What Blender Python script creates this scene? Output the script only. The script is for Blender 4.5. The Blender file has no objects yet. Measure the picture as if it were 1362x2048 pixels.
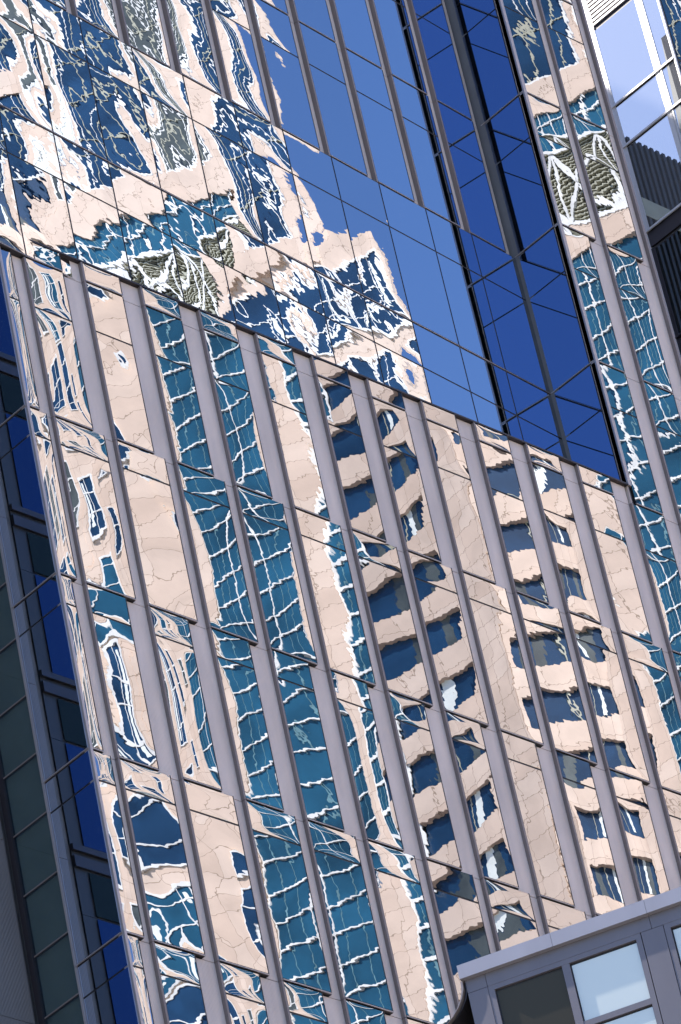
import bpy, bmesh, math, random
from mathutils import Vector, Matrix
R = math.radians
random.seed(7)
S = bpy.context.scene
COL = S.collection
ZO = 68.0                     # height of the reference floor line above the street

# ------------------------------------------------------------------ camera, world, sun, exposure
cam_d = bpy.data.cameras.new("camera"); cam = bpy.data.objects.new("camera", cam_d); COL.objects.link(cam)
S.camera = cam
right = Vector((0.7248987, -0.66455645, -0.1813466)); up = Vector((-0.27788457, -0.52299642, 0.80576356)); fwd = Vector((0.630319, 0.53370354, 0.56378941))
cam.matrix_world = Matrix(((right.x, up.x, -fwd.x, -56.199), (right.y, up.y, -fwd.y, -55.596), (right.z, up.z, -fwd.z, -66.272 + ZO), (0, 0, 0, 1)))
cam_d.sensor_fit = 'VERTICAL'; cam_d.sensor_height = 24.0; cam_d.lens = 10144.8 / 2048 * 24.0
cam_d.clip_start = 0.5; cam_d.clip_end = 6000

SUN_AZ, SUN_EL = 125.0, 46.0          # direction towards the sun, from +X counter-clockwise
w = bpy.data.worlds.new("World"); S.world = w; w.use_nodes = True
nt = w.node_tree; bg = nt.nodes['Background']
sky = nt.nodes.new('ShaderNodeTexSky'); sky.sky_type = 'NISHITA'; sky.sun_disc = False
sky.sun_elevation = R(SUN_EL); sky.sun_rotation = R(90 - SUN_AZ); sky.air_density = 1.0; sky.dust_density = 0.4; sky.ozone_density = 3.0
hs = nt.nodes.new('ShaderNodeHueSaturation'); hs.inputs['Saturation'].default_value = 1.16; hs.inputs['Hue'].default_value = 0.510
nt.links.new(sky.outputs[0], hs.inputs['Color']); nt.links.new(hs.outputs[0], bg.inputs[0]); bg.inputs[1].default_value = 0.13
sd = bpy.data.lights.new("sun", 'SUN'); sd.energy = 4.2; sd.angle = R(0.53); sd.color = (1.0, 0.93, 0.85)
so = bpy.data.objects.new("sun", sd); COL.objects.link(so)
sv = Vector((math.cos(R(SUN_EL)) * math.cos(R(SUN_AZ)), math.cos(R(SUN_EL)) * math.sin(R(SUN_AZ)), math.sin(R(SUN_EL))))
so.rotation_euler = sv.to_track_quat('Z', 'Y').to_euler(); so.location = (0, 40, 200)
S.view_settings.view_transform = 'Standard'; S.view_settings.look = 'None'; S.view_settings.gamma = 1; S.view_settings.exposure = 1.45
S.cycles.max_bounces = 10; S.cycles.glossy_bounces = 8; S.cycles.diffuse_bounces = 3
S.cycles.caustics_reflective = False

# ------------------------------------------------------------------ materials
def mat(name):
    m = bpy.data.materials.new(name); m.use_nodes = True
    n = m.node_tree.nodes; return m, n, m.node_tree.links, n['Principled BSDF']
def N(n, t, **k):
    x = n.new(t)
    for a, b in k.items(): setattr(x, a, b)
    return x
def math_(n, l, op, a, b=None, c=None):
    x = n.new('ShaderNodeMath'); x.operation = op
    for i, v in enumerate((a, b, c)):
        if v is None: continue
        if isinstance(v, (int, float)): x.inputs[i].default_value = v
        else: l.new(v, x.inputs[i])
    return x.outputs[0]

def wavy_glass(name, tint, bow=0.0006, tilt=0.0006, a1=6e-5, a2=8e-6, a3=2.2e-5, inner=0.06, inner_col=(0.02, 0.03, 0.035)):
    """coated mirror glass whose panes bow, tilt and ripple, each its own way"""
    m, n, l, p = mat(name); n.remove(p)
    tc = N(n, 'ShaderNodeTexCoord'); oi = N(n, 'ShaderNodeObjectInfo')
    wn = N(n, 'ShaderNodeTexWhiteNoise', noise_dimensions='1D'); l.new(math_(n, l, 'MULTIPLY', oi.outputs['Random'], 917.0), wn.inputs['W'])
    sc = N(n, 'ShaderNodeSeparateColor'); l.new(wn.outputs['Color'], sc.inputs[0])
    sep = N(n, 'ShaderNodeSeparateXYZ'); l.new(tc.outputs['Object'], sep.inputs[0])
    gen = N(n, 'ShaderNodeSeparateXYZ'); l.new(tc.outputs['Generated'], gen.inputs[0])
    gx = math_(n, l, 'MULTIPLY_ADD', gen.outputs[0], 2.0, -1.0); gz = math_(n, l, 'MULTIPLY_ADD', gen.outputs[2], 2.0, -1.0)
    bx = math_(n, l, 'SUBTRACT', 1.0, math_(n, l, 'MULTIPLY', gx, gx)); bz = math_(n, l, 'SUBTRACT', 1.0, math_(n, l, 'POWER', math_(n, l, 'ABSOLUTE', gz), 4.0))
    b = math_(n, l, 'MULTIPLY', bx, bz)
    amp = math_(n, l, 'MULTIPLY_ADD', sc.outputs[0], 1.7 * bow, -0.55 * bow)
    h = math_(n, l, 'MULTIPLY', b, amp)
    tx = math_(n, l, 'MULTIPLY', sep.outputs[0], math_(n, l, 'MULTIPLY_ADD', sc.outputs[1], 2 * tilt, -tilt))
    tz = math_(n, l, 'MULTIPLY', sep.outputs[2], math_(n, l, 'MULTIPLY_ADD', sc.outputs[2], 2 * tilt, -tilt))
    h = math_(n, l, 'ADD', h, math_(n, l, 'ADD', tx, tz))
    off = N(n, 'ShaderNodeCombineXYZ'); l.new(math_(n, l, 'MULTIPLY', oi.outputs['Random'], 130.0), off.inputs[0]); l.new(math_(n, l, 'MULTIPLY', sc.outputs[0], 97.0), off.inputs[2])
    va = N(n, 'ShaderNodeVectorMath', operation='ADD'); l.new(tc.outputs['Object'], va.inputs[0]); l.new(off.outputs[0], va.inputs[1])
    def noise(scale, sx, sz, detail, a):
        mp = N(n, 'ShaderNodeMapping'); mp.inputs['Scale'].default_value = (sx, 0.0, sz); l.new(va.outputs[0], mp.inputs[0])
        t = N(n, 'ShaderNodeTexNoise'); t.inputs['Scale'].default_value = scale; t.inputs['Detail'].default_value = detail; t.inputs['Roughness'].default_value = 0.45
        l.new(mp.outputs[0], t.inputs['Vector'])
        return math_(n, l, 'MULTIPLY', t.outputs['Fac'], a)
    h = math_(n, l, 'ADD', h, noise(1.05, 1.0, 0.85, 0.0, a1 * 3.0))
    h = math_(n, l, 'ADD', h, noise(3.2, 1.0, 1.5, 1.0, a3 * 3.0))
    h = math_(n, l, 'ADD', h, noise(5.2, 0.9, 1.7, 0.0, a2 * 3.0))
    bp = N(n, 'ShaderNodeBump'); bp.inputs['Strength'].default_value = 1.0; bp.inputs['Distance'].default_value = 1.0
    l.new(h, bp.inputs['Height'])
    g = N(n, 'ShaderNodeBsdfGlossy'); g.inputs['Roughness'].default_value = 0.0; g.inputs['Color'].default_value = (*tint, 1); l.new(bp.outputs[0], g.inputs['Normal'])
    d = N(n, 'ShaderNodeBsdfDiffuse'); d.inputs['Color'].default_value = (*inner_col, 1)
    mx = N(n, 'ShaderNodeMixShader'); mx.inputs[0].default_value = inner; l.new(g.outputs[0], mx.inputs[1]); l.new(d.outputs[0], mx.inputs[2])
    l.new(mx.outputs[0], n['Material Output'].inputs[0])
    return m

def metal(name, c, rough=0.45, metallic=0.55, rib=0.0, var=0.06, axis='x'):
    m, n, l, p = mat(name); p.inputs['Metallic'].default_value = metallic; p.inputs['Roughness'].default_value = rough
    tc = N(n, 'ShaderNodeTexCoord'); t = N(n, 'ShaderNodeTexNoise'); t.inputs['Scale'].default_value = 0.9; t.inputs['Detail'].default_value = 5
    mp = N(n, 'ShaderNodeMapping'); mp.inputs['Scale'].default_value = (2.5, 2.5, 0.5); l.new(tc.outputs['Object'], mp.inputs[0]); l.new(mp.outputs[0], t.inputs['Vector'])
    cr = N(n, 'ShaderNodeValToRGB'); cr.color_ramp.elements[0].position = 0.3; cr.color_ramp.elements[1].position = 0.72
    cr.color_ramp.elements[0].color = (*[v * (1 - var) for v in c], 1); cr.color_ramp.elements[1].color = (*[min(1, v * (1 + var)) for v in c], 1)
    l.new(t.outputs['Fac'], cr.inputs[0]); last = cr.outputs[0]
    if rib:
        sep = N(n, 'ShaderNodeSeparateXYZ'); l.new(tc.outputs['Object'], sep.inputs[0])
        s = math_(n, l, 'SINE', math_(n, l, 'MULTIPLY', sep.outputs[0 if axis == 'x' else 1], 2 * math.pi / rib))
        b = N(n, 'ShaderNodeBump'); b.inputs['Strength'].default_value = 0.6; b.inputs['Distance'].default_value = 0.006
        l.new(s, b.inputs['Height']); l.new(b.outputs[0], p.inputs['Normal'])
    l.new(last, p.inputs['Base Color'])
    return m

def flat(name, c, rough=0.6, metallic=0.0, spec=0.5, var=0.1, vs=1.7):
    m, n, l, p = mat(name)
    tc = N(n, 'ShaderNodeTexCoord'); t = N(n, 'ShaderNodeTexNoise'); t.inputs['Scale'].default_value = vs; t.inputs['Detail'].default_value = 4; l.new(tc.outputs['Object'], t.inputs['Vector'])
    cr = N(n, 'ShaderNodeValToRGB'); cr.color_ramp.elements[0].position = 0.3; cr.color_ramp.elements[1].position = 0.7; cr.color_ramp.elements[0].color = (*[v * (1 - var) for v in c], 1); cr.color_ramp.elements[1].color = (*[min(1, v * (1 + var)) for v in c], 1)
    l.new(t.outputs['Fac'], cr.inputs[0]); l.new(cr.outputs[0], p.inputs['Base Color'])
    p.inputs['Roughness'].default_value = rough; p.inputs['Metallic'].default_value = metallic; p.inputs['Specular IOR Level'].default_value = spec
    return m

def stone(name, c, bw=1.45, bh=1.3):
    m, n, l, p = mat(name); p.inputs['Roughness'].default_value = 0.75
    tc = N(n, 'ShaderNodeTexCoord')
    sep = N(n, 'ShaderNodeSeparateXYZ'); l.new(tc.outputs['Object'], sep.inputs[0]); cb = N(n, 'ShaderNodeCombineXYZ'); l.new(sep.outputs[0], cb.inputs[0]); l.new(sep.outputs[2], cb.inputs[1])
    br = N(n, 'ShaderNodeTexBrick'); br.offset = 0.0; br.inputs['Scale'].default_value = 1.0; br.inputs['Brick Width'].default_value = bw; br.inputs['Row Height'].default_value = bh
    br.inputs['Mortar Size'].default_value = 0.022; br.inputs['Mortar Smooth'].default_value = 0.2
    br.inputs['Color1'].default_value = (*c, 1); br.inputs['Color2'].default_value = (c[0] * 0.9, c[1] * 0.86, c[2] * 0.83, 1); br.inputs['Mortar'].default_value = (c[0] * 0.5, c[1] * 0.46, c[2] * 0.42, 1)
    l.new(cb.outputs[0], br.inputs['Vector'])
    t = N(n, 'ShaderNodeTexNoise'); t.inputs['Scale'].default_value = 0.45; t.inputs['Detail'].default_value = 8; l.new(tc.outputs['Object'], t.inputs['Vector'])
    mr = N(n, 'ShaderNodeMapRange'); mr.inputs[1].default_value = 0.3; mr.inputs[2].default_value = 0.7; mr.inputs[3].default_value = 0.84; mr.inputs[4].default_value = 1.08; l.new(t.outputs['Fac'], mr.inputs[0])
    vm = N(n, 'ShaderNodeVectorMath', operation='SCALE'); l.new(br.outputs['Color'], vm.inputs[0]); l.new(mr.outputs[0], vm.inputs['Scale'])
    l.new(vm.outputs[0], p.inputs['Base Color'])
    return m

M = dict(
    front=wavy_glass('mirror_glass_front', (0.43, 0.435, 0.45), bow=0.0015, tilt=0.0007, a1=3.4e-4, a2=3.5e-6, a3=4.0e-5),
    upper=wavy_glass('mirror_glass_upper', (0.505, 0.525, 0.555), bow=0.0026, tilt=0.0007, a1=1.05e-3, a2=4.0e-6, a3=6.3e-5),
    leftg=wavy_glass('mirror_glass_left', (0.80, 0.86, 0.95), bow=0.00005, tilt=0.0001, a1=6e-6, a2=1e-7, a3=8e-7),
    wild=wavy_glass('mirror_glass_front_left', (0.43, 0.435, 0.45), bow=0.0042, tilt=0.0008, a1=8e-4, a2=4e-6, a3=3e-5),
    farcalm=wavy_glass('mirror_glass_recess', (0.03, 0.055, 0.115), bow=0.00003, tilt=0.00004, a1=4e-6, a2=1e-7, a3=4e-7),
    calm=wavy_glass('mirror_glass_side', (0.22, 0.31, 0.50), bow=0.00003, tilt=0.00004, a1=4e-6, a2=1e-7, a3=4e-7),
    low=wavy_glass('dark_glass', (0.05, 0.055, 0.045), bow=0.0001, tilt=0.0002, a1=1e-5, a2=2e-7, a3=2e-6, inner=0.5, inner_col=(0.007, 0.012, 0.012)),
    bright=wavy_glass('sky_glare_glass', (0.41, 0.425, 0.425), bow=0.00005, tilt=0.0001, a1=6e-6, a2=1e-7, a3=1e-6, inner=0.10, inner_col=(0.70, 0.70, 0.74)),  # pale diffuse share stands in for bright sky glare in the upper wing panes
    clear=wavy_glass('wing_glass', (0.41, 0.425, 0.425), bow=0.00005, tilt=0.0001, a1=6e-6, a2=1e-7, a3=1e-6, inner=0.12),
    pshade=metal('ribbed_grey_metal_shaded', (0.15, 0.135, 0.13), rib=0.036, metallic=0.15),  # ribbed metal darkened in colour for the weaker light on the left wall
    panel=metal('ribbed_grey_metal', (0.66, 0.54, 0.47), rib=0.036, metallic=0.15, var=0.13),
    ret=metal('plain_grey_metal', (0.20, 0.165, 0.155), rough=0.4, metallic=0.2),
    trim=metal('light_grey_metal', (0.40, 0.35, 0.335), rough=0.35),
    gasket=flat('black_gasket', (0.013, 0.011, 0.012), 0.5),
    dark=metal('dark_brown_metal', (0.04, 0.034, 0.037), rough=0.4),
    stone=stone('beige_stone', (0.70, 0.57, 0.475)),
    teal=flat('teal_spandrel_glass', (0.013, 0.078, 0.14), 0.25, var=0.5, vs=0.22),
    navy=flat('navy_window_glass', (0.011, 0.042, 0.098), 0.2, var=0.5, vs=0.3),
    grey=flat('grey_window_glass', (0.075, 0.09, 0.088), 0.25, var=0.5, vs=0.4),
    white=flat('white_painted_metal', (0.74, 0.75, 0.74), 0.5, var=0.22, vs=0.6),
    cream=flat('cream_mullion', (0.38, 0.38, 0.30), 0.5),
    olive=flat('olive_louvre', (0.055, 0.055, 0.035), 0.6),
    blind=flat('pale_blind', (0.75, 0.80, 0.78), 0.7),
    core=flat('dark_concrete', (0.12, 0.12, 0.125), 0.8),
    sunwhite=metal('pale_aluminium', (0.60, 0.58, 0.58), rough=0.4, metallic=0.2),
    coping=metal('coping_metal', (0.28, 0.26, 0.275), rough=0.4, metallic=0.2),
    near_dark=wavy_glass('near_dark_glass', (0.06, 0.05, 0.032), bow=0.0001, tilt=0.0003, a1=2e-5, a2=1e-7, a3=2e-6, inner=0.5, inner_col=(0.07, 0.06, 0.045)),
    near_pale=wavy_glass('near_pale_glass', (0.52, 0.50, 0.42), bow=0.0001, tilt=0.0003, a1=1e-5, a2=1e-7, a3=1e-6, inner=0.62, inner_col=(0.66, 0.67, 0.58)),
    asphalt=flat('asphalt', (0.05, 0.05, 0.052), 0.9),
    paving=flat('paving', (0.28, 0.27, 0.25), 0.85),
)

M['rib'] = metal('dark_rib_metal', (0.04, 0.038, 0.04), rough=0.5, metallic=0.1)
M['thin'] = flat('pale_teal_mullion', (0.10, 0.21, 0.25), 0.5, var=0.4)
M['curtain'] = flat('olive_curtain', (0.80, 0.72, 0.42), 0.9)
def see_through():
    m, n, l, p = mat('see_through_glass'); n.remove(p)
    t = n.new('ShaderNodeBsdfTransparent'); t.inputs[0].default_value = (0.80, 0.86, 0.82, 1)
    g = n.new('ShaderNodeBsdfGlossy'); g.inputs['Roughness'].default_value = 0.0; g.inputs['Color'].default_value = (0.55, 0.75, 0.85, 1)
    x = n.new('ShaderNodeMixShader'); x.inputs[0].default_value = 0.11; l.new(t.outputs[0], x.inputs[1]); l.new(g.outputs[0], x.inputs[2]); l.new(x.outputs[0], n['Material Output'].inputs[0]); return m
M['seethrough'] = see_through()
def lamp_mat():
    m, n, l, p = mat('warm_lamp'); p.inputs['Emission Color'].default_value = (1.0, 0.55, 0.2, 1); p.inputs['Emission Strength'].default_value = 1.2; return m
M['lamp'] = lamp_mat()

# ------------------------------------------------------------------ builders
def link(name, me, parent=None, mats=()):
    o = bpy.data.objects.new(name, me); COL.objects.link(o)
    if me is not None:
        for m_ in mats: me.materials.append(m_)
    if parent is not None: o.parent = parent
    return o
class MB:
    def __init__(s): s.v = []; s.f = []; s.m = []
    def box(s, x0, x1, y0, y1, z0, z1, mi=0):
        b = len(s.v)
        s.v += [(x0, y0, z0), (x1, y0, z0), (x1, y1, z0), (x0, y1, z0), (x0, y0, z1), (x1, y0, z1), (x1, y1, z1), (x0, y1, z1)]
        for q in ((0, 1, 5, 4), (1, 2, 6, 5), (2, 3, 7, 6), (3, 0, 4, 7), (4, 5, 6, 7), (3, 2, 1, 0)):
            s.f.append(tuple(b + i for i in q)); s.m.append(mi)
        return s
    def prism(s, poly, z0, z1, mi=0):
        b = len(s.v); k = len(poly)
        s.v += [(x, y, z0) for x, y in poly] + [(x, y, z1) for x, y in poly]
        for i in range(k):
            j = (i + 1) % k; s.f.append((b + i, b + j, b + k + j, b + k + i)); s.m.append(mi)
        s.f.append(tuple(b + k + i for i in range(k))); s.m.append(mi)
        s.f.append(tuple(b + i for i in reversed(range(k)))); s.m.append(mi)
        return s
    def bar(s, a, c, wid, y0, y1, mi=0):
        """bar in the XZ plane from a to c"""
        dx, dz = c[0] - a[0], c[1] - a[1]; L = math.hypot(dx, dz); nx, nz = -dz / L * wid / 2, dx / L * wid / 2
        b = len(s.v); q = [(a[0] + nx, a[1] + nz), (a[0] - nx, a[1] - nz), (c[0] - nx, c[1] - nz), (c[0] + nx, c[1] + nz)]
        s.v += [(x, y0, z) for x, z in q] + [(x, y1, z) for x, z in q]
        for f in ((0, 1, 2, 3), (7, 6, 5, 4), (0, 4, 5, 1), (1, 5, 6, 2), (2, 6, 7, 3), (3, 7, 4, 0)):
            s.f.append(tuple(b + i for i in f)); s.m.append(mi)
        return s
    def build(s, name, mats, parent=None, matrix=None):
        me = bpy.data.meshes.new(name); me.from_pydata(s.v, [], s.f)
        if not isinstance(mats, (list, tuple)): mats = [mats]
        o = link(name, me, parent, mats)
        for p_, i in zip(me.polygons, s.m): p_.material_index = i
        if matrix is not None: o.matrix_local = matrix
        me.update(); return o
def root(name, label, cat, loc=(0, 0, 0), rz=0.0, group=None):
    o = bpy.data.objects.new(name, None); COL.objects.link(o); o.location = loc; o.rotation_euler = (0, 0, rz)
    o['label'] = label; o['category'] = cat
    if group: o['group'] = group
    return o
pane_cache = {}
def pane(kind, mname, parent, x0, x1, z0, z1, y):
    """one pane; its mesh is centred on its own origin and shared by panes of the same size; depth 10 mm behind y"""
    W_, H_ = round(x1 - x0, 4), round(z1 - z0, 4); key = (W_, H_, mname)
    if key not in pane_cache:
        b = MB(); b.box(-W_ / 2, W_ / 2, 0, 0.01, -H_ / 2, H_ / 2)
        me = bpy.data.meshes.new(kind); me.from_pydata(b.v, [], b.f); me.materials.append(M[mname]); pane_cache[key] = me
    o = bpy.data.objects.new(kind, pane_cache[key]); COL.objects.link(o); o.parent = parent; o.location = ((x0 + x1) / 2, y, (z0 + z1) / 2)
    return o

# bay of the projecting glazing: a metal return on the left, black body, panes, bottom rail, and the recessed ribbed panel to its right
def projecting_bay(parent, x, pitch, T, bot, wid, e, trans, glass, first=None, name='window_bay', right_gap=0.05):
    xl = x if first is None else first
    b = MB()
    b.box(xl, x + wid, -e + 0.012, 0.02, bot + 0.014, T - 0.014, 1)            # body behind the panes
    if first is None: b.box(x - right_gap, x - 0.001, -e, 0.02, bot + 0.006, T - 0.006, 0)
    b.box(xl + 0.002, x + wid, -e - 0.012, -e + 0.011, bot + 0.018, bot + 0.040, 2)   # light bottom rail
    b.box(x + wid - 0.014, x + wid + 0.006, -e - 0.004, -e + 0.010, bot + 0.042, T - 0.016, 1)   # dark right edge
    f = b.build(name, [M['ret'], M['gasket'], M['trim']], parent)
    xa, xb = xl + 0.004, x + wid - 0.018
    zt = T - trans
    if trans > 0:
        pane('spandrel_pane', glass, f, xa, xb, zt + 0.022, T - 0.03, -e)
        pane('vision_pane', glass, f, xa, xb, bot + 0.062, zt - 0.022, -e)
    else:
        pane('spandrel_pane', glass, f, xa, xb, bot + 0.055, T - 0.03, -e)
    g = MB().box(x + wid, x + pitch - right_gap, 0.0, 0.03, bot + 0.007, T - 0.007)
    g.build('ribbed_panel', M['panel'], f)
    return f

# ------------------------------------------------------------------ the setting on the ground
def struct(name, b, m):
    o = b.build(name, m); o['kind'] = 'structure'; return o
struct('ground', MB().box(-3000, 3000, -3000, 3000, -0.5, 0.0), M['paving'])
struct('road', MB().box(-3000, 3000, -44, -30, 0.0, 0.004), M['asphalt'])

# ------------------------------------------------------------------ the main glass tower
P = 1.6
tower = root('glass_tower', 'tall mirror glass tower with grey ribbed metal strips between wavy reflecting panes', 'building')
COLS = range(0, 14)
for c in COLS:
    for k in range(-6, 5):               # floor band between 4(k-1) and 4k
        T = 4.0 * k
        if k >= 0 and c < 12: continue
        x = c * P
        wide = k in (-2, -4, -6, 2, 3, 4)
        wid = 1.25 if wide else 0.98
        trans = 0.68 if k <= -2 else 1.27
        first = None
        if c == 0: first = 0.93; wid = 1.36 if wide else 1.2
        if c == 12 and k >= 0: first = 19.31
        # skip what lies far outside the picture on the lower right
        projecting_bay(tower, x, P, ZO + T, ZO + T - 4.0, wid, 0.088, trans, 'wild' if c < 3 else 'front', first)
# short parapet course above the floor line at -4
for c in range(0, 12):
    x = c * P; first = None; wid = 0.98
    if c == 0: first = 0.93; wid = 1.2
    projecting_bay(tower, x, P, ZO - 3.50, ZO - 4.0, wid, 0.088, 0, 'front', first, name='parapet_bay')
MB().box(0.86, 19.2, -0.094, 0.30, ZO - 3.498, ZO - 3.455).build('parapet_cap', M['dark'], tower)
MB().box(0.86, 0.925, -0.105, 0.06, ZO - 24, ZO - 3.50).build('corner_trim', M['trim'], tower)
MB().box(19.20, 19.30, -0.105, 0.05, ZO - 3.50, ZO + 16).build('corner_trim', M['trim'], tower)
MB().box(22.35, 22.43, -0.10, 0.10, ZO - 24, ZO + 16).build('corner_trim', M['ret'], tower)

# upper wall: turned 4.77 degrees, running back from the left corner to the inner corner
aU = math.atan(0.0835)
ux0, uy0 = 0.0, 0.142 + 0.0835 * (0.0 - 3.18)
up_wall = tower
MU = Matrix.Translation((0, uy0, 0)) @ Matrix.Rotation(aU, 4, 'Z')
sU = 1.6 / math.cos(aU)
def upper_bay(c, k):
    T = ZO + 4.0 * k; bot = T - 4.0; x = c * sU; wid = sU
    b = MB()
    fin = k >= 2
    if fin:
        e = 0.12; wd = 1.25
        b.box(x, x + wd, -e + 0.012, 0.02, bot + 0.014, T - 0.014, 1)
        b.box(x - 0.05, x - 0.001, -e, 0.02, bot + 0.006, T - 0.006, 0)
        b.box(x + 0.002, x + wd, -e - 0.010, -e + 0.011, bot + 0.018, bot + 0.038, 2)
        b.box(x + wd - 0.014, x + wd + 0.006, -e - 0.004, -e + 0.010, bot + 0.042, T - 0.016, 1)
        f = b.build('upper_window_bay', [M['ret'], M['gasket'], M['trim']], tower, MU)
        xa, xb, y = x + 0.004, x + wd - 0.018, -e
        MB().box(x + wd, x + sU - 0.05, 0.0, 0.03, bot + 0.007, T - 0.007).build('ribbed_panel', M['panel'], f)
    else:
        e = 0.12
        b.box(x, x + wid, -e + 0.012, 0.02, bot, T - 0.001, 1)
        b.box(x + 0.02, x + wid - 0.001, -e - 0.006, -e + 0.011, bot + 0.022, bot + 0.040, 2)
        f = b.build('upper_window_bay', [M['ret'], M['gasket'], M['trim']], tower, MU)
        xa, xb, y = x + 0.022, x + wid - 0.022, -e
    zt = T - 1.27
    pane('upper_spandrel', 'upper' if c < 9 else 'calm_upper', f, xa, xb, zt + 0.022, T - 0.028, y)
    pane('upper_pane', 'upper' if c < 9 else 'calm_upper', f, xa, xb, bot + 0.058, zt - 0.022, y)
M['calm_upper'] = wavy_glass('mirror_glass_upper_right', (0.55, 0.575, 0.61), bow=0.0002, tilt=0.0002, a1=2e-5, a2=1e-7, a3=1e-6)
for c in range(0, 12):
    for k in range(0, 5): upper_bay(c, k)
# side wall of the recess (faces -X)
MP = Matrix.Translation((19.2, 1.60, 0)) @ Matrix.Rotation(R(-90), 4, 'Z')       # local x runs towards the camera
for k in range(0, 5):
    T = ZO + 4.0 * k; bot = T - 4.0
    b = MB().box(0, 1.66, 0.012, 0.05, bot, T - 0.001, 1)
    b.box(0.0, 1.66, -0.010, 0.011, bot + 0.020, bot + 0.044, 2)
    b.box(1.505, 1.53, -0.012, 0.011, bot + 0.045, T - 0.002, 1)
    f = b.build('side_bay', [M['ret'], M['gasket'], M['trim']], tower, MP)
    zt = T - 1.27
    pane('side_pane', 'calm', f, 0.05, 1.50, zt + 0.02, T - 0.025, 0.0); pane('side_pane', 'calm', f, 0.05, 1.50, bot + 0.055, zt - 0.02, 0.0)
    pane('edge_panel', 'lav', f, 1.535, 1.655, bot + 0.05, T - 0.02, 0.0) if False else MB().box(1.535, 1.66, 0.0, 0.011, bot + 0.05, T - 0.02).build('edge_panel', M['panel'], f)
# recess terrace deck behind the parapet
MB().prism([(0.92, 0.06), (19.15, 0.06), (19.15, 1.6), (0.92, 0.10)], ZO - 3.9, ZO - 3.6).build('terrace_deck', M['core'], tower)

# left side of the tower (faces -X), then a bay of dark windows and a dark post
MQ = Matrix.Translation((0.85, 2.30, 0)) @ Matrix.Rotation(R(-90), 4, 'Z')
for k in range(-6, 1):
    T = ZO + 4.0 * k; bot = T - 4.0
    if k > -1: continue
    tr = 0.68
    b = MB().box(1.08, 2.36, 0.012, 0.05, bot, T - 0.001, 1)
    b.box(1.08, 2.36, -0.010, 0.011, bot + 0.020, bot + 0.044, 2)
    b.box(1.03, 1.085, -0.03, 0.05, bot + 0.005, T - 0.005, 2)
    f = b.build('left_side_bay', [M['ret'], M['gasket'], M['trim']], tower, MQ)
    pane('left_side_pane', 'leftg', f, 1.10, 2.34, T - tr + 0.02, T - 0.025, 0.0)
    pane('left_side_pane', 'leftg', f, 1.10, 2.34, bot + 0.055, T - tr - 0.02, 0.0)
for i in range(-6, 5):
    z = ZO - 15.3 + 1.31 * i
    b = MB().box(0.03, 1.03, 0.50, 0.55, z, z + 1.309, 1).box(0.03, 1.03, -0.010, 0.03, z + 0.012, z + 0.036, 0).box(0.03, 1.03, 0.0, 0.03, z - 0.012, z + 0.011, 1)
    f = b.build('dark_window_bay', [M['ret'], M['gasket'], M['trim']], tower, MQ)
    pane('dark_pane', 'seethrough', f, 0.04, 1.025, z + 0.04, z + 1.295, 0.0)
    x = (0.36, 0.42, 0.30, 0.48)[i % 4]
    MB().box(x, x + 0.24, 0.12, 0.14, z + 0.1, z + 1.25).build('curtain', M['curtain'], f)
    if i == -3: MB().box(0.70, 0.80, 0.2, 0.24, z + 0.06, z + 0.12).build('desk_lamp', M['lamp'], f)
MB().box(-0.10, 0.03, -0.05, 0.05, ZO - 24, ZO - 3.5).build('dark_post', M['dark'], tower, MQ)
# recessed wall left of the tower: ribbed panels, dark slot, then blue glass
for zb in (-28.6, -24.6, -20.6, -16.6, -12.6, -8.6, -4.6):
    MB().box(-0.60, 0.72, 2.42, 2.48, ZO + zb + 0.006, ZO + zb + 3.994).build('ribbed_wall_panel', M['pshade'], tower)
    z0, z1 = ZO + zb + 2.9, ZO + zb + 6.89
    f = MB().box(-9.0, -0.82, 2.50, 2.54, z0, z1).build('recessed_bay', M['gasket'], tower)
    MB().box(-9.0, -0.82, 2.43, 2.498, z0 + 1.42, z0 + 1.56).build('recess_beam', M['dark'], f)
    MB().box(-9.0, -0.82, 2.44, 2.498, z0 + 1.05, z0 + 1.30).build('recess_beam', M['dark'], f)
    for j in range(4):
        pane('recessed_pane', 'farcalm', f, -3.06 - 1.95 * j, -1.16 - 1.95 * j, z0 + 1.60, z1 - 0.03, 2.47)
        pane('recessed_dark_pane', 'low', f, -3.06 - 1.95 * j, -1.16 - 1.95 * j, z0 + 0.03, z0 + 1.0, 2.47)
# core volumes
core = MB().prism([(0.92, 0.06), (22.36, 0.06), (22.36, 2.6), (19.2, 5.0), (0.92, 14.0)], 0.0, ZO - 3.95)
core.prism([(0.92, 0.30), (19.15, 1.85), (19.3, 0.08), (22.36, 0.08), (22.36, 2.6), (19.2, 5.0), (0.92, 14.0)], ZO - 3.94, ZO + 16.2)
core.prism([(-9.0, 2.55), (0.88, 2.55), (0.88, 14.0), (-9.0, 14.0)], 0.0, ZO - 0.5)
core.build('tower_core', M['core'], tower)

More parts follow.
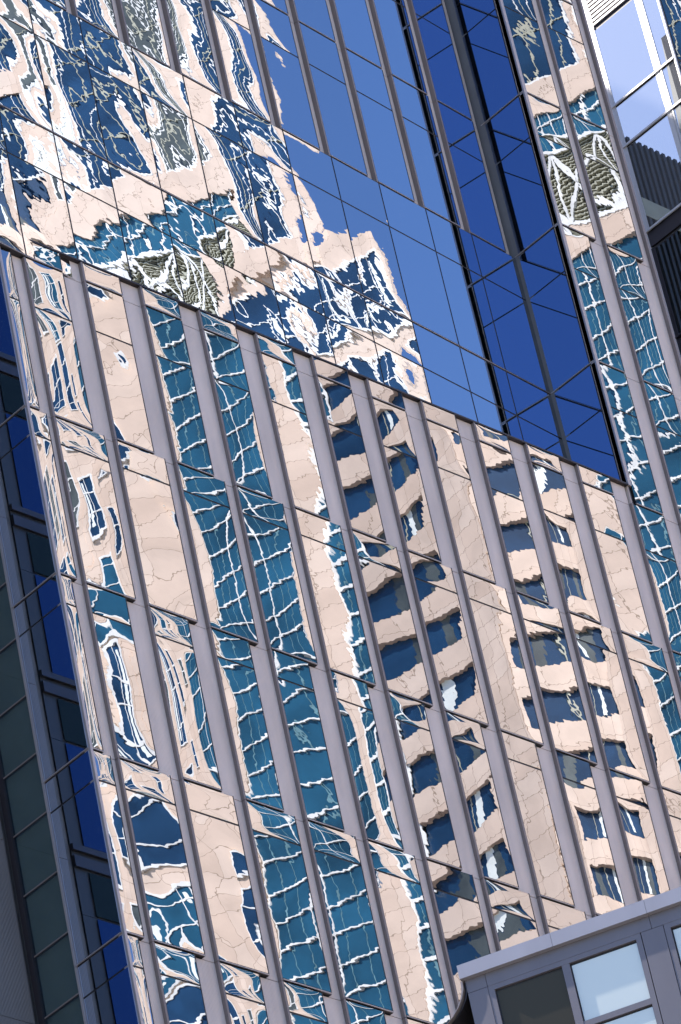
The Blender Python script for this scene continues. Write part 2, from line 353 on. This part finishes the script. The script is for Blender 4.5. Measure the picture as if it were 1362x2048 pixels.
# ------------------------------------------------------------------ neighbouring wing behind the gap, sunlit upper part
wing = root('glass_wing', 'sunlit glass wing with white frames and louvres at the right of the tower', 'building', (25.8, 0.0, 0))
MW = Matrix.Translation((0, 3.2, 0)) @ Matrix.Rotation(R(-90), 4, 'Z')      # local x runs towards the camera; corner at 3.2
def wing_bay(z0, z1, x0, x1, glass):
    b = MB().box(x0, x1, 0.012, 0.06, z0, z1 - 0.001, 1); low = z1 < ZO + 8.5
    f = b.build('wing_bay', [M['sunwhite'], M['gasket']], wing, MW)
    pane('wing_pane', glass, f, x0 + 0.05, x1 - 0.02, z0 + 0.07, z1 - 0.05, 0.0)
    fr = MB().box(x0, x0 + 0.05, -0.02, 0.011, z0 + 0.05, z1).box(x0, x1, -0.05, -0.01, z0 - 0.02, z0 + 0.035).box(x0, x1, -0.02, 0.011, z0 + 0.04, z0 + 0.065)
    if x1 - x0 > 1: fr.box(x0 + 0.051, x0 + 0.11, -0.012, 0.011, z0 + 0.066, z1).box(x1 - 0.15, x1 - 0.021, -0.014, 0.011, z0 + 0.066, z1)  # last strip stands in for the mullion's white reflection in the pane
    fr.box(x1 - 0.02, x1, -0.012, 0.011, z0 + 0.066, z1)
    fr.build('wing_frame', M['dark'] if low else M['sunwhite'], f)  # dark metal on the low frames stands in for their shade
for (a, bb) in ((-4.5, -0.5), (-0.5, 3.5), (3.5, 4.75), (4.75, 7.53), (8.06, 10.76), (10.76, 12.06), (12.06, 14.60)):
    wing_bay(ZO + a, ZO + bb, 0.95, 2.64, 'bright' if a > 8 else 'clear'); wing_bay(ZO + a, ZO + bb, 2.66, 3.16, 'bright' if a > 8 else 'clear')
MB().box(0.95, 3.16, 0.0, 0.05, ZO + 7.60, ZO + 8.02).build('dark_band', M['dark'], wing, MW)
lb = MB().box(0.95, 2.64, 0.02, 0.06, ZO + 14.62, ZO + 18.5, 1)
for i in range(30): lb.box(1.08, 2.62, -0.03, 0.019, ZO + 14.70 + i * 0.125, ZO + 14.70 + i * 0.125 + 0.055, 0)
lb.box(0.95, 1.07, -0.02, 0.019, ZO + 14.62, ZO + 18.5, 0)
lb.build('louvre', [M['sunwhite'], M['dark']], wing, MW)
wing_bay(ZO + 14.60, ZO + 18.5, 2.66, 3.16, 'bright')
MB().box(0.3, 0.95, -0.02, 0.04, ZO - 4.5, ZO + 18.5).build('corner_trim', M['sunwhite'], wing, MW)
MB().box(3.161, 3.20, -0.03, 0.03, ZO - 4.5, ZO + 18.5).build('corner_trim', M['sunwhite'], wing, MW)
for k in range(0, 5):
    T = ZO + 4 * k
    for c in range(2):
        f = MB().box(0.05 + c * P, 1.55 + c * P, 0.012, 0.05, T, T + 3.99, 0).build('wing_front_bay', M['gasket'], wing)
        pane('wing_front_pane', 'front', f, 0.10 + c * P, 1.30 + c * P, T + 0.06, T + 2.7, 0.0); pane('wing_front_pane', 'front', f, 0.10 + c * P, 1.30 + c * P, T + 2.75, T + 3.96, 0.0)
        MB().box(1.33 + c * P, 1.60 + c * P, -0.10, 0.04, T + 0.01, T + 3.98).build('ribbed_panel', M['panel'], f)
wc = MB().prism([(0.08, 0.06), (6.0, 0.06), (6.0, 3.2), (0.08, 3.2)], 0, ZO + 18.5)
wc.build('wing_core', M['core'], wing)

# ribbed plant building behind, whose roof line shows in the wing's glass and whose shadow crosses it
plant = root('plant_building', 'dark ribbed metal building behind the tower, seen mirrored in the glass wing', 'building', (-8, 24, 0))
MB().box(-14, 20.8, 0.0, 18, 0, ZO + 40.3).build('wall', M['dark'], plant)
rb = MB()
for i in range(115): rb.box(-13.9 + i * 0.3, -13.76 + i * 0.3, -0.10, -0.001, 0, ZO + 40.3)
rb.build('rib_cladding', M['rib'], plant)
MB().box(20.6, 21.0, -0.2, -0.101, 0, ZO + 40.5).build('corner_post', M['trim'], plant)
MB().box(-14, 20.5, -0.13, -0.101, ZO + 36.7, ZO + 37.5).build('cladding_band', M['cream'], plant)

# ------------------------------------------------------------------ stone and glass high-rise across the street: everything the panes mirror
gaz = R(67)
st = root('stone_high_rise', 'beige stone high-rise with window bands, teal glazing and white mullions mirrored in the panes', 'building', (129.96, -102.96, 0), gaz)
# local: x = u to the right, +y = outwards (towards the tower), z up
def zone(rotdeg=0.0, u=0.0, w_=0.0):
    return Matrix.Translation((u, w_, 0)) @ Matrix.Rotation(R(rotdeg), 4, 'Z')
FL = 3.9
def Zf(i): return ZO + 81.3 + FL * i            # centre height of window band i
BOT, MID, TOP = ZO + 50.0, ZO + 127.0, ZO + 146.0
def teal_grid(u0, u1, z0, z1, name, cols, mt='teal', lw=0.13, back=-0.25, rows=FL / 2, lite=True):
    f = MB().box(u0, u1, back - 0.2, back, z0, z1).build(name, M[mt], st)
    g = MB(); h = MB()
    for i in range(cols + 1):
        x = u0 + (u1 - u0) * i / cols; g.box(x - lw / 2, x + lw / 2, back + 0.001, back + 0.16, z0, z1)
    z = z0 - ((z0 - ZO) % rows) + rows
    while z < z1:
        g.box(u0, u1, back + 0.001, back + 0.13, z - lw / 2, z + lw / 2); z += rows
    g.build('white_mullions', M['white'], f)
    if lite:
        n_ = cols * 3
        for i in range(1, n_):
            if i % 3 == 0: continue
            x = u0 + (u1 - u0) * i / n_; h.box(x - 0.035, x + 0.035, back + 0.001, back + 0.05, z0, z1)
        h.build('thin_mullions', M['thin'], f)
    return f
def slab(u0, u1, z0, z1, name='stone_cladding', parent=None, back=-0.6, front=0.0, mtx=None, m_='stone'):
    return MB().box(u0, u1, back, front, z0, z1).build(name, M[m_], parent or st, mtx)
# lower body
slab(-26, -16.4, BOT, MID, front=0.05)
# framed windows in the left stone piers
def framed_window(u0, u1, z0, z1, glass='navy', fw=0.18, mull=1, parent=None, mtx=None, blind=None, y=0.0):
    f = MB().box(u0, u1, y + 0.0, y + 0.04, z0, z1).build('window', M[glass], parent or st, mtx)
    g = MB().box(u0 - fw, u0, y, y + 0.12, z0 - fw, z1 + fw).box(u1, u1 + fw, y, y + 0.12, z0 - fw, z1 + fw).box(u0, u1, y, y + 0.12, z0 - fw, z0).box(u0, u1, y, y + 0.12, z1, z1 + fw)
    for i in range(1, mull + 1):
        x = u0 + (u1 - u0) * i / (mull + 1); g.box(x - 0.05, x + 0.05, y + 0.041, y + 0.1, z0, z1)
    z = z0 + 1.5
    while z < z1 - 0.6: g.box(u0, u1, y + 0.041, y + 0.09, z - 0.06, z + 0.06); z += 1.95
    g.build('window_frame', M['white'], f)
    if blind:
        a, b_ = blind; MB().box(u0 + (u1 - u0) * a, u0 + (u1 - u0) * b_, y + 0.042, y + 0.06, z0 + 0.5, z1 - 0.3).build('blind', M['blind'], f)
    return f
slab(-16.4, -12.3, BOT, MID, front=0.0)
slab(-12.3, -8.7, BOT, MID, front=0.1)
i = 0; z = BOT + 1
while z < MID - 5:
    framed_window(-15.5, -13.5, z, z + (6.2, 4.6, 7.2)[i % 3], 'navy' if i % 3 else 'teal', fw=0.2, mull=1 if i % 2 else 0, y=0.02, blind=(0.1, 0.3) if i % 2 else None)
    framed_window(-19.5, -17.0, z + 1.5, z + 6.5, 'grey' if i % 2 else 'navy', y=0.07)
    framed_window(-24.5, -21.0, z + 1.5, z + 6.5, 'navy', y=0.07)
    z += 2 * FL; i += 1
z = BOT + 1; i = 0
while z < MID - 5:
    framed_window(-12.2, -11.5, z, z + (3.4, 5.0, 1.6)[i % 3], 'navy', fw=0.1, mull=0, y=0.12)
    if i in (3, 7): framed_window(-9.9, -9.3, z + 1, z + 4.0, 'grey', fw=0.1, mull=0, y=0.12)
    z += 1.5 * FL; i += 1
# dark louvre patches in the left part
teal_grid(-8.7, -2.15, BOT, MID, 'teal_glazing', 2)
slab(-2.1, -0.75, BOT, MID, front=0.05)
teal_grid(-0.7, 0.95, BOT, MID, 'teal_glazing', 1, lw=0.24)
# banded bay turned a little towards the street
zb = zone(18, 1.0, 0.0)
zr = zone(-31, 9.65, 2.75)
def banded(u0, u1, mtx, wins, z0=BOT, z1=MID, lo=-1.1, hi=1.1, step=1):
    """stone spandrel courses with recessed dark window bands between them"""
    i0 = int((z0 - ZO - 81.3) / FL) - 1; prev = z0
    back = MB().box(u0, u1, -0.75, -0.35, z0, z1).build('window_band_glass', M['navy'], st, mtx)
    i = i0
    while Zf(i) + lo < z1:
        a, b_ = Zf(i) + lo, Zf(i) + hi
        if a > prev:
            MB().box(u0, u1, -0.34, 0.0, prev, min(a, z1)).build('stone_course', M['stone'], back)
        if a > z0:
            q = random.random()
            for (p0, p1, kind) in wins:
                if kind == 'pier' : MB().box(p0, p1, -0.34, 0.0, a, b_).build('stone_pier', M['stone'], back)
                elif kind == 'mull': MB().box(p0, p1, -0.349, -0.25, a, b_).build('band_mullion', M['cream'], back)
                elif kind == 'blind' and q < 0.6: MB().box(p0, p1, -0.349, -0.33, a + random.random() * 0.5, b_).build('blind', M['blind'], back)
                elif kind == 'grey' and q > 0.3: MB().box(p0, p1, -0.349, -0.335, a, b_).build('grey_light', M['grey'], back)
        prev = b_; i += step
    return back
banded(0.0, 5.9, zb, [(1.45, 2.3, 'grey'), (3.0, 3.08, 'mull'), (3.6, 4.3, 'blind'), (4.35, 5.0, 'grey'), (5.8, 5.9, 'pier')])
slab(5.9, 9.0, BOT, MID, front=0.0, mtx=zb)
slab(0.0, 0.5, BOT, MID, mtx=zr)
banded(0.5, 5.5, zr, [(1.2, 2.0, 'grey'), (2.6, 2.68, 'mull'), (3.6, 4.0, 'blind'), (4.05, 4.7, 'grey')])
slab(14.2, 16.3, BOT, ZO + 111, front=0.05)
slab(14.2, 14.89, ZO + 111, MID, front=0.05)
teal_grid(16.3, 24.9, BOT, ZO + 111, 'teal_glazing', 4)
# right block under the set-back
slab(24.9, 34.3, BOT, ZO + 116.2, front=-0.3, back=-1.5)
i = 0; z = BOT
z = ZO + 108.4 - 9 * 1.8 * FL
while z < ZO + 112:
    for (a, b_) in ((25.2, 27.9), (28.6, 31.0), (31.5, 33.7)): framed_window(a, b_, z, z + 5.4, 'navy', y=-0.28, fw=0.2, blind=(0.6, 0.75) if (i % 2) else None)
    z += 1.8 * FL; i += 1
# beige course, olive louvre storey with white braces, teal strip, beige course
slab(14.9, 25.0, ZO + 111.0, ZO + 112.9)
lv = MB().box(14.9, 25.0, -0.9, -0.5, ZO + 112.9, ZO + 119.2).build('louvre_storey', M['olive'], st)
g = MB(); z = ZO + 113.0
while z < ZO + 119.1: g.box(14.9, 25.0, -0.49, -0.3, z, z + 0.10); z += 0.32
g.build('louvre_blades', M['cream'], lv)
g = MB(); x = 14.9
while x < 24.7:
    g.box(x - 0.14, x + 0.14, -0.29, -0.05, ZO + 112.9, ZO + 119.2)
    xm = x + 1.65
    for (q0, q1) in (((x, ZO + 113.1), (xm, ZO + 116.0)), ((x + 3.3, ZO + 113.1), (xm, ZO + 116.0)), ((x, ZO + 119.0), (xm, ZO + 116.0)), ((x + 3.3, ZO + 119.0), (xm, ZO + 116.0))):
        g.bar(q0, q1, 0.3, -0.28, -0.08)
    x += 3.36
g.box(14.9, 25.0, -0.04, 0.06, ZO + 112.9, ZO + 113.2); g.box(14.9, 25.0, -0.04, 0.06, ZO + 118.9, ZO + 119.2)
g.build('white_braces', M['white'], lv)
teal_grid(14.9, 25.0, ZO + 119.2, ZO + 121.89, 'teal_glazing', 5)
slab(14.9, 25.6, ZO + 121.9, ZO + 124.2)
slab(25.0, 25.6, ZO + 111.0, ZO + 121.19)
slab(25.6, 26.4, ZO + 114.6, ZO + 116.6)
slab(26.4, 29.9, ZO + 114.6, ZO + 116.6)
# piers and tall windows above
for (a, b_) in ((14.9, 15.2), (16.4, 16.75), (21.3, 21.9), (24.0, 25.6)): slab(a, b_, ZO + 124.2, TOP + 8, back=-0.8)
slab(25.6, 25.9, ZO + 116.6, TOP + 8, back=-0.8); slab(28.9, 29.9, ZO + 116.6, TOP + 8, back=-0.8)
def tall_window(u0, u1, glass='navy', nm=3, z0=ZO + 124.2, z1=TOP + 8):
    f = MB().box(u0, u1, -0.5, -0.3, z0, z1).build('tall_window', M[glass], st)
    g = MB().box(u0, u0 + 0.26, -0.29, -0.1, z0, z1).box(u1 - 0.26, u1, -0.29, -0.1, z0, z1); g.box(u0 + 0.22, u1 - 0.22, -0.29, -0.1, z0, z0 + 0.22)
    h = MB()
    for i in range(1, nm): x = u0 + (u1 - u0) * i / nm; (g if i % 2 else h).box(x - 0.05, x + 0.05, -0.29, -0.2, z0 + 0.23, z1)
    z = z0 + FL
    while z < z1: h.box(u0 + 0.22, u1 - 0.22, -0.29, -0.23, z - 0.04, z + 0.04); z += FL
    g.build('white_frame', M['white'], f); h.build('thin_mullions', M['cream'], f)
    return f
tall_window(15.2, 16.4, 'grey', 1); tall_window(16.75, 21.3, 'navy', 5); tall_window(21.9, 24.0, 'grey', 4); tall_window(25.9, 28.9, 'navy', 4, z0=ZO + 116.6)
bl = MB().box(15.5, 16.2, -0.28, -0.2, ZO + 127, ZO + 134).build('curtain', M['blind'], st)
slab(9.0, 11.6, MID, TOP + 8); slab(14.4, 14.9, MID, TOP + 8); slab(-26, 9.0, MID, MID + 3.0)
tall_window(11.6, 14.4, 'navy', 3, z0=MID)
slab(11.6, 14.4, ZO + 133.5, ZO + 136.0)
MB().prism([(-24, -16), (26, -16), (29.9, -0.95), (-26, -0.95)], 0, MID + 2.9).build('building_mass', M['stone'], st)
MB().prism([(28.0, -16), (31.0, -16), (34.2, -3.1), (29.95, -3.1)], 0, ZO + 116.1).build('building_mass', M['stone'], st)
MB().prism([(11.0, -16), (26, -16), (29.8, -0.95), (9.0, -0.95)], MID + 2.95, TOP + 7.9).build('building_mass', M['stone'], st)
MB().box(-26, 29.8, -0.949, -0.3, 0, BOT - 0.01).build('lower_storeys', M['stone'], st)

# unseen pale block added across the street to bounce sunlight onto the tower
bounce = MB().box(30, 125, -95, -66, 0, 74.0).build('bounce_block', M['stone'], st)
bounce.matrix_parent_inverse = (Matrix.Translation((129.96, -102.96, 0)) @ Matrix.Rotation(gaz, 4, 'Z')).inverted()
pw = MB()
for i in range(22):
    for j in range(17):
        pw.box(32 + i * 4.2, 34.4 + i * 4.2, -65.99, -65.9, 4 + j * 4.0, 6.0 + j * 4.0)
po = pw.build('bounce_block_windows', M['navy'], bounce)

# ------------------------------------------------------------------ near building, lower right corner
fx, fy = -1.2, -9.42
tf = math.atan2(-0.895, 0.446)
near = root('panel_clad_building', 'grey metal panel building with pale reflecting windows at the lower right corner', 'building', (fx, fy, 0), tf)
B = ZO
NP = metal('grey_wall_panel', (0.125, 0.112, 0.122), rough=0.5, metallic=0.2)
MB().box(0.0, 8.0, 0.10, 6.0, 0, B - 26.72).build('wall', M['core'], near)
# coping: one long folded strip with butt joints
for i in range(5):
    MB().box(-0.06 + 1.62 * i, 1.555 + 1.62 * i, -0.10, 0.5, B - 26.69, B - 26.44).build('coping', M['coping'], near)
# fascia band under the coping
for (a, b_) in ((0.0, 0.335), (0.343, 3.17), (3.178, 6.0), (6.008, 8.0)):
    MB().box(a, b_, 0.0, 0.09, B - 26.93, B - 26.69).build('fascia_panel', NP, near)
MB().box(0.0, 0.335, 0.0, 0.09, B - 31, B - 26.938).build('wall_panel', NP, near)
# window groups: wide frame, two lights side by side, panel between groups
def near_window(x0, ws, zt, zb, kinds):
    fr = MB(); x = x0
    tot = sum(ws) + 0.13 * (len(ws) - 1)
    fr.box(x0 - 0.10, x0 + tot + 0.09, 0.005, 0.09, zt, zt + 0.095)
    fr.box(x0 - 0.10, x0, 0.005, 0.09, zb - 1.3, zt); fr.box(x0 + tot, x0 + tot + 0.09, 0.005, 0.09, zb - 1.3, zt)
    for i, w_ in enumerate(ws[:-1]):
        x += w_; fr.box(x, x + 0.13, 0.008, 0.09, zb - 1.3, zt); x += 0.13
    fr.box(x0, x0 + tot, 0.012, 0.09, zb - 0.105, zb)
    f = fr.build('window_frame', NP, near)
    x = x0
    for w_, k in zip(ws, kinds):
        gk = MB().box(x, x + w_, 0.060, 0.075, zb - 1.3, zt).build('rebate', M['gasket'], f)
        pane('window_pane', k, f, x + 0.022, x + w_ - 0.012, zb + 0.012, zt - 0.04, 0.05)
        pane('window_pane', k, f, x + 0.022, x + w_ - 0.012, zb - 1.28, zb - 0.14, 0.05)
        x += w_ + 0.13
near_window(0.44, (1.16, 1.15), B - 27.02, B - 28.10, ('near_dark', 'near_pale'))
MB().box(2.985, 3.36, 0.0, 0.09, B - 31, B - 26.938).build('wall_panel', NP, near)
near_window(3.47, (1.16, 1.15), B - 27.02, B - 28.10, ('near_pale', 'near_pale'))
MB().box(6.02, 8.0, 0.0, 0.09, B - 31, B - 26.938).build('wall_panel', NP, near)
# curved sheet-metal flashing at the building's edge
cv = [(-0.035, -26.70), (-0.045, -26.85), (-0.10, -27.0), (-0.19, -27.14), (-0.31, -27.27), (-0.46, -27.38), (-0.66, -27.5)]
def ribbon(dx, y0, y1):
    b = MB()
    for (a, c) in zip(cv[:-1], cv[1:]):
        k = len(b.v)
        for (px, pz) in (a, c):
            b.v += [(px + dx, y0, B + pz), (px + dx, y1, B + pz), (px + dx - 0.035, y1, B + pz - 0.02), (px + dx - 0.035, y0, B + pz - 0.02)]
        for q in range(4):
            r_ = (q + 1) % 4; b.f.append((k + q, k + 4 + q, k + 4 + r_, k + r_)); b.m.append(0)
    return b
ribbon(0.0, -0.05, 1.2).build('curved_flashing', M['ret'], near)
ribbon(0.05, 0.02, 1.2).build('curved_flashing', M['dark'], near)
